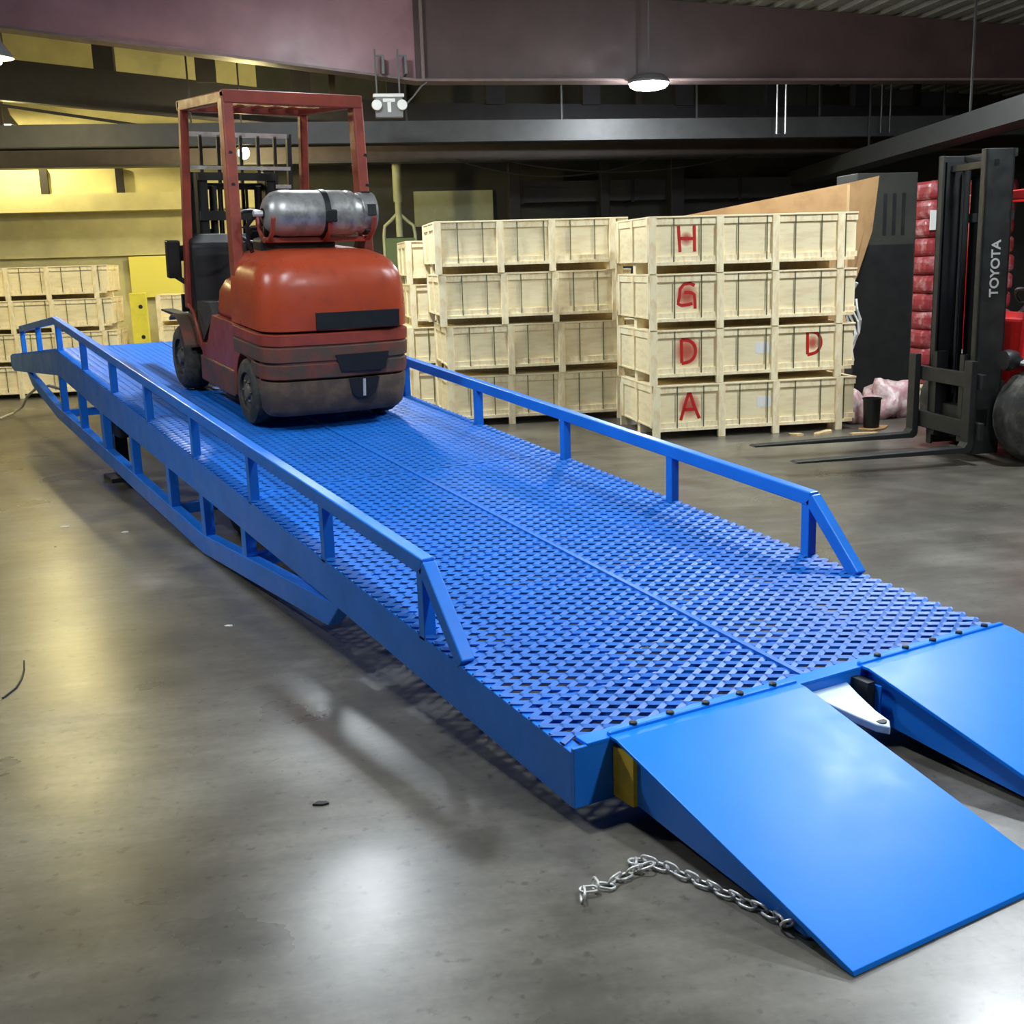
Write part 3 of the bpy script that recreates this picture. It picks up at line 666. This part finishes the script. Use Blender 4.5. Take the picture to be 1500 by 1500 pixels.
# ------------------------------------------------------------------ crates
CW, CD_, CH = 2.04, 1.15, .5125
def make_crate(name):
    t = thing(name, 'x', 'crate')
    hw, hd = CW/2, CD_/2
    posts = [.0+.035, .68, 1.225, 1.87]
    posts = [p - hw for p in posts]
    z0 = .105
    for s, nm in ((-1, 'front'), (1, 'back')):
        y_in = s*(hd-.05); y_o = s*hd
        edges = [-hw] + posts + [hw]
        for a, b in ((posts[0], posts[1]), (posts[1], posts[2]), (posts[2], hw-.02)):
            M().box(a, b, min(y_in, y_in+s*.015), max(y_in, y_in+s*.015), z0, CH-.02).build('panel', PLY, t)
        for p in posts:
            M().box(p-.035, p+.035, min(y_in+s*.012, y_o), max(y_in+s*.012, y_o), 0, CH-.012).build('batten', BATTEN, t, bevel=.003)
        for (zz0, zz1) in ((z0, z0+.05), (CH-.075, CH-.014)):
            for a, b in ((-hw, posts[0]-.035), (posts[0]+.035, posts[1]-.035), (posts[1]+.035, posts[2]-.035), (posts[2]+.035, posts[3]-.035), (posts[3]+.035, hw)):
                M().box(a, b, min(y_in+s*.012, y_o-s*.016), max(y_in+s*.012, y_o-s*.016), zz0, zz1).build('rail', BATTEN, t)
        for x in (-.78, -.52, -.16, .12, .40, .66, .90):
            if s == -1: M().box(x-.0045, x+.0045, y_o+.010, y_o+.018, z0-.004, CH-.012).build('strap', STRAP, t)
    for s in (-1, 1):
        x_in = s*(hw-.03)
        M().box(min(x_in, x_in+s*.012), max(x_in, x_in+s*.012), -hd+.05, hd-.05, z0, CH-.02).build('panel', PLY, t)
        for y in (-hd+.08, 0, hd-.08):
            M().box(min(x_in+s*.01, s*hw), max(x_in+s*.01, s*hw), y-.035, y+.035, z0-.0, CH-.012).build('batten', BATTEN, t, bevel=.003)
        M().box(min(x_in+s*.01, s*(hw-.006)), max(x_in+s*.01, s*(hw-.006)), -hd+.05, hd-.05, CH-.075, CH-.014).build('rail', BATTEN, t)
    for y in (-hd+.05, 0, hd-.05):
        M().box(-hw+.03, hw-.03, y-.045, y+.045, 0 if y == 0 else z0-.03, z0).build('skid', BATTEN, t)  # middle skid deepened to block light through the gap under the crate
    M().box(-hw+.01, hw-.01, -hd+.03, hd-.03, z0, z0+.015).build('floor_board', PLY, t)
    M().box(-hw, hw, -hd, hd, CH-.016, CH).build('lid', PLY, t, bevel=.003)
    return t
proto = make_crate('wooden_crate')
index_kids(proto)
first = [True]
def crate(a, b, z, label, group, rz=0, sz=1.0, sx=1.0):
    loc = B(a + CW*sx/2, b + CD_/2, z)
    if first[0]:
        first[0] = False; o = proto; o.location = loc; o.rotation_euler = (0, 0, RZ+rz); o['label'] = label; o['group'] = group; o.scale = (sx, 1, sz); return o
    return dup(proto, loc, RZ+rz, label, group, (sx, 1, sz))
def ribbon(pts, w, y):
    m = M(); P2 = [Vector((p[0], p[1])) for p in pts]; n = len(P2); L_ = []
    for i in range(n):
        d = (P2[min(i+1, n-1)] - P2[max(i-1, 0)]).normalized(); nn = Vector((-d.y, d.x)); L_ += [P2[i]+nn*w/2, P2[i]-nn*w/2]
    m.add([(p.x, y, p.y) for p in L_] + [(p.x, y+.002, p.y) for p in L_], [(2*i, 2*i+1, 2*i+3, 2*i+2) for i in range(n-1)] + [(2*n+2*i, 2*n+2*i+2, 2*n+2*i+3, 2*n+2*i+1) for i in range(n-1)]
          + [(2*i, 2*i+2, 2*n+2*i+2, 2*n+2*i) for i in range(n-1)] + [(2*i+1, 2*n+2*i+1, 2*n+2*i+3, 2*i+3) for i in range(n-1)])
    return m
def arc(cx, cz, rx, rz_, a0, a1, n=10): return [(cx+rx*math.cos(math.radians(a0+(a1-a0)*k/n)), cz+rz_*math.sin(math.radians(a0+(a1-a0)*k/n))) for k in range(n+1)]
LET = {
 'H': [[(-.075, .13), (-.068, 0), (-.060, -.13)], [(.075, .13), (.080, -.13)], [(-.07, .005), (.078, .0)]],
 'G': [[(.075, .10), (.03, .125), (-.03, .115), (-.065, .07), (-.07, .0), (-.08, -.05), (-.085, -.08), (-.05, -.098), (.02, -.09), (.055, -.08)], [(-.025, .035), (.04, .03), (.07, .01), (.078, -.05), (.08, -.135)]],
 'D': [[(-.055, .12), (-.05, -.12)], [(-.055, .12)] + arc(-.01, 0, .095, .115, 80, -80, 12) + [(-.05, -.125)]],
 'A': [[(-.085, -.15), (-.04, .02), (0, .15)], [(0, .15), (.05, -.01), (.10, -.14)], [(-.055, -.04), (.065, -.04)]],
}
# soft spray halo round the letters
def halo_mat():
    m = bpy.data.materials.new('red_overspray'); m.use_nodes = True; nt = m.node_tree; P = nt.nodes['Principled BSDF']
    P.inputs['Base Color'].default_value = (.62, .05, .035, 1); P.inputs['Roughness'].default_value = .7
    tc = nt.nodes.new('ShaderNodeTexCoord'); ln = nt.nodes.new('ShaderNodeVectorMath'); ln.operation = 'LENGTH'
    mp = nt.nodes.new('ShaderNodeMapping'); mp.inputs['Scale'].default_value = (7.5, 0, 5.2); nt.links.new(tc.outputs['Object'], mp.inputs['Vector']); nt.links.new(mp.outputs['Vector'], ln.inputs[0])
    mr = nt.nodes.new('ShaderNodeMapRange'); mr.inputs['From Min'].default_value = .25; mr.inputs['From Max'].default_value = 1.0; mr.inputs['To Min'].default_value = .42; mr.inputs['To Max'].default_value = 0
    nt.links.new(ln.outputs['Value'], mr.inputs['Value']); nt.links.new(mr.outputs['Result'], P.inputs['Alpha']); return m
HALO = halo_mat()
def letter(cr, ch, x, z=None, halo=1.0):
    z = (.105 + (CH-.105)*.5) if z is None else z
    y = -CD_/2 + .0335
    h = M(); n = 20; ell = [(.135*math.cos(2*PI*k/n), .19*math.sin(2*PI*k/n)) for k in range(n)]
    h.prism(ell, 'y', -.0003, .0003)
    par = None
    for k, st in enumerate(LET[ch]):
        o = ribbon([(x+px, z+pz*.9) for px, pz in st], .030, y-.0012*(k % 2)).build('painted_letter', REDP, cr); o['label'] = 'red spray-painted letter ' + ch + ' stroke'
    # the letters sit proud of panel and rails on a shared plane; a paper-thin halo lies behind them
    o = h.build('overspray', HALO, cr, loc=(x, -CD_/2+.0345, z)); o.scale = (halo, 1, halo*.72)
GR = 'crates in the lettered stack'
labs = ['pale wooden crate marked with a red A, bottom of the lettered stack', 'pale wooden crate marked with two red D letters, second from the floor', 'pale wooden crate marked with a red G, third from the floor', 'pale wooden crate marked with a red H, topmost of the lettered stack']
offs = [(2.47, 7.10), (2.445, 7.10), (2.44, 7.09), (2.43, 7.08)]
for k in range(4):
    c = crate(offs[k][0], offs[k][1], k*CH, labs[k], GR)
    letter(c, 'ADGH'[k], -.655, halo=[.9, 1.1, .9, .5][k])
    if k == 1: letter(c, 'D', .60, z=.335, halo=.55)
    if k in (0, 1): M().box(.02, .20, -CD_/2+.033, -CD_/2+.0352, .26, .36).build('paper_note', PAPER, c)
GR2 = 'crates in the stack behind the ramp rail'
for k, n in enumerate(('bottom of the stack', 'second from the floor of the stack', 'third from the floor of the stack', 'topmost of the stack')):
    crate(.69 + (.05, .06, .0, -.03)[k], 8.72 + (.02, .0, -.02, -.04)[k], k*.528, 'unmarked pale wooden crate, %s between forklift and lettered crates' % n, GR2, sz=.528/CH)
GR3 = 'crates in the narrow stack by the drop pipe'
for k, n in enumerate(('bottom', 'second from the floor', 'third from the floor', 'topmost')):
    crate(.50 + (.02, -.02, .03, .0)[k], 10.2, k*.49, 'yellow-lit wooden crate, %s of the stack in front of the drop pipe' % n, GR3, sz=.49/CH)
GR4 = 'crates in the far stack by the yellow wall'
for k, n in enumerate(('bottom', 'second from the floor', 'third from the floor', 'topmost')):
    crate(-5.43 + (.03, .05, .02, .0)[k], 14.1, k*.458, 'tan wooden crate, %s of the far stack before the yellow wall' % n, GR4, sz=.458/CH)
GR5 = 'crates in the low stack behind the yellow post'
for k, n in enumerate(('bottom', 'middle one', 'topmost')):
    crate(-2.86, 14.9, k*.458, 'tan wooden crate, %s of the three behind the forklift wheel and yellow post' % n, GR5, sz=.458/CH)

# ------------------------------------------------------------------ by the yellow wall
t = thing('guard_post', 'bright yellow steel guard post with dark bolt holes beside the far crates', 'post', B(-3.06, 14.55, 0), RZ)
M().box(-.12, .12, -.05, .05, 0, 1.42).build('post', mat('guard_yellow', lin(235, 220, 70), .5, var=.1), t, bevel=.01)
M().box(-.2, .2, -.14, .14, 0, .02).build('base_plate', YELLOW, t)
for z in (.78, 1.22): M().lathe([(.03, 0), (.03, .006)], (.03, -.055, z), 'y', 12).build('bolt_hole', BLACK, t)
tag(M().box(-.42, .42, -.05, .0, 1.3, 1.98).build('wall_sign_board', mat('board_yellow', lin(245, 235, 110), .6), loc=B(-3.1, B1-.12, 0), rot=(0, 0, RZ)), 'plain pale yellow board on the back wall above the guard post', 'board')
hp = [B(-5.0, 10.2, .02), B(-4.70, 11.6, .02)] + [Vector(p) for p in ((-.19, 12.46, .02), (.05, 13.1, .03), (.2, 13.45, .03), (.45, 13.6, .2), (.7, 13.2, .5), (.9, 12.6, .66), (1.0, 12.2, .70))]
tag(M().tube([Vector(p) for p in ((-2.2, 11.6, .02), (-1.2, 12.2, .02), (-.5, 12.35, .02), (-.19, 12.40, .02), (.0, 12.75, .03), (.10, 12.6, .12), (.12, 12.2, .28), (.15, 11.6, .42), (.2, 10.9, .50), (.25, 10.2, .50))], .016, 8).build('hose', HOSE, smooth=True), 'white hose rising from the floor into the ramp end', 'hose')

# ------------------------------------------------------------------ right-hand clutter
t = thing('cardboard_sheet', 'tall folded brown cardboard sheet standing behind the lettered crates', 'cardboard', B(0, 8.55, 0), RZ)
M().prism([(3.0, 0), (5.1, 0), (5.1, 2.40), (3.62, 2.16), (3.0, 2.06)], 'y', 0, .012).build('panel', CARD, t)
t2 = M()
t2.add([(5.1, 0, 1.2), (5.28, .12, 1.42), (5.38, .18, 1.62), (5.48, .2, 1.9), (5.55, .22, 2.48), (5.1, 0, 2.40)] + [(5.1, .012, 1.2), (5.28, .132, 1.42), (5.38, .192, 1.62), (5.48, .212, 1.9), (5.55, .232, 2.48), (5.1, .012, 2.40)],
       [(0,1,2,3,4,5), (11,10,9,8,7,6)] + [(i, i+6, (i+1) % 6+6, (i+1) % 6) for i in range(6)])
t2.build('panel', CARD, t)
M().box(5.07, 5.10, -.003, .0, .3, 2.38).build('tape_strip', TAPE, t)
t = thing('cabinet', 'tall olive metal cabinet with three upright slots behind the cardboard', 'cabinet', B(5.72, 9.1, 0), RZ)
M().box(-.36, .36, -.2, .3, 0, 2.52).build('body', CABM, t, bevel=.008)
for x in (-.02, .09, .20): M().box(x-.022, x+.022, -.203, -.19, 1.85, 2.30).build('slot', BLACK, t)
M().box(-.34, .34, -.206, -.198, .05, 1.75).build('shaded_front', BLACK, t)  # black sheet stands in for shadow on the cabinet's lower front
t = thing('pallet_load', 'tall pallet of red bags under clear wrap beside the charcoal mast', 'pallet load', B(7.0, 9.75, 0), RZ)
for x in (-.5, 0, .5): M().box(x-.05, x+.05, -.5, .5, 0, .09).build('pallet_bearer', BATTEN, t)
M().box(-.58, .58, -.52, .52, .09, .12).build('pallet_deck', BATTEN, t)
rnd = random.Random(3)
for k in range(11):
    z0 = .12 + k*.212
    for s in (-1, 1):
        dx = rnd.uniform(-.02, .02); M().box(min(s*.005, s*.57)+dx, max(s*.005, s*.57)+dx, -.5+rnd.uniform(-.02, .02), .5, z0, z0+.214).build('bag', REDBAG, t, bevel=.07, seg=3)
M().box(-.56, -.38, -.532, -.51, 1.9, 2.12).build('paper_label', PAPER, t)
def lump(name, mt, loc, sx, sy, sz, seed, rough=.25):
    bm = bmesh.new(); bmesh.ops.create_icosphere(bm, subdivisions=3, radius=1); r2 = random.Random(seed)
    from mathutils import noise as N
    for v in bm.verts:
        p = v.co.copy(); n = N.noise(p*1.7+Vector((seed, 0, 0)))*rough*1.6 + N.noise(p*4+Vector((0, seed, 0)))*rough*.7
        v.co = p*(1+n); v.co.z = max(v.co.z, -.55)
    for v in bm.verts: v.co = Vector((v.co.x*sx, v.co.y*sy, (v.co.z+.55)*sz/1.55))
    me = bpy.data.meshes.new(name); bm.to_mesh(me); bm.free(); me.materials.append(mt)
    for p in me.polygons: p.use_smooth = True
    o = bpy.data.objects.new(name, me); COL.objects.link(o); o.location = loc; return o
tag(lump('film_heap', PINK, B(5.22, 7.75, 0), .28, .22, .40, 2, .3), 'crumpled heap of pink plastic film on the floor beside the black bin', 'plastic film')
tag(lump('film_heap', PINK, B(4.66, 7.45, .0), .10, .12, .34, 5, .3), 'small crumpled heap of pink film against the lettered crates', 'plastic film')
t = thing('bin', 'small black round bin on scrap cardboard beside the lettered crates', 'bin', B(4.66, 7.06, .012), RZ)
M().lathe([(.075, 0), (.085, .27), (.092, .272), (.092, .285), (.078, .285), (.07, .02)], n=20).build('body', BLACK, t, smooth=True)
tag(M().prism([(-.16, -.10), (.02, -.13), (.22, -.05), (.16, .03), (.26, .09), (-.02, .12), (-.17, .04)], 'z', 0, .012).build('cardboard_scrap', CARD, loc=B(4.66, 7.05, 0), rot=(0, 0, .2)), 'flat torn cardboard scrap under the black bin', 'cardboard')
for k, (a, b, L_, ang, lab) in enumerate([(4.10, 6.93, .30, .3, 'broken pale wood slat on the floor in front of the lettered crates'), (4.42, 6.72, .26, -.5, 'splintered wood offcut lying crosswise before the lettered crates'), (3.82, 6.90, .12, -.9, 'short wood chip beside the broken slat')]):
    tag(M().prism([(-L_/2, -.03), (L_/2-.05, -.04), (L_/2, 0), (L_/2-.03, .035), (-L_/2+.04, .03), (-L_/2-.02, .01)], 'z', 0, .02).build('wood_scrap', WOODS, loc=B(a, b, .0), rot=(0, 0, ang)), lab, 'wood scrap')
m = M(); r3 = random.Random(11)
for k in range(5):
    x, z = .01+.03*k, 1.55 - .08*k
    pts = [(x + .03*math.sin(j*1.3+k), -.25+.05*math.cos(j+k*2), z - j*.10) for j in range(6+k % 3)]
    m.tube(pts, [.006+.012*abs(math.sin(j*1.9+k)) for j in range(len(pts))], 5)
tag(m.build('wrap_film', FILM, loc=B(4.52, 7.65, 0), rot=(0, 0, RZ)), 'torn clear wrap film hanging off the end of the lettered crates', 'plastic film')

# ------------------------------------------------------------------ litter on the floor
for (x, y, s, lab, mt) in ((-.58, 5.47, .022, 'white paper scrap on the concrete beside the ramp truss', PAPER), (-.27, 5.03, .016, 'tiny pale chip on the concrete near the ramp truss', PAPER), (-.30, 2.58, .014, 'small pale chip on the concrete near the ramp beam', PAPER), (-.604, .556, .018, 'dark flattened lump on the bright patch of concrete', BLACK)):
    tag(M().prism([(-s*1.4, -s*.5), (s*.4, -s*.7), (s*1.5, -s*.1), (s*1.0, s*.6), (-s*.6, s*.7)], 'z', 0, .006).build('litter_scrap', mt, loc=(x, y, 0), rot=(0, 0, -.5)), lab, 'litter')
tag(M().tube([(-1.22, 2.62, .004), (-1.235, 2.5, .004), (-1.262, 2.38, .004), (-1.30, 2.27, .004), (-1.36, 2.18, .004)], .004, 6).build('wire_scrap', BLACK), 'thin dark bent wire lying on the concrete', 'wire')
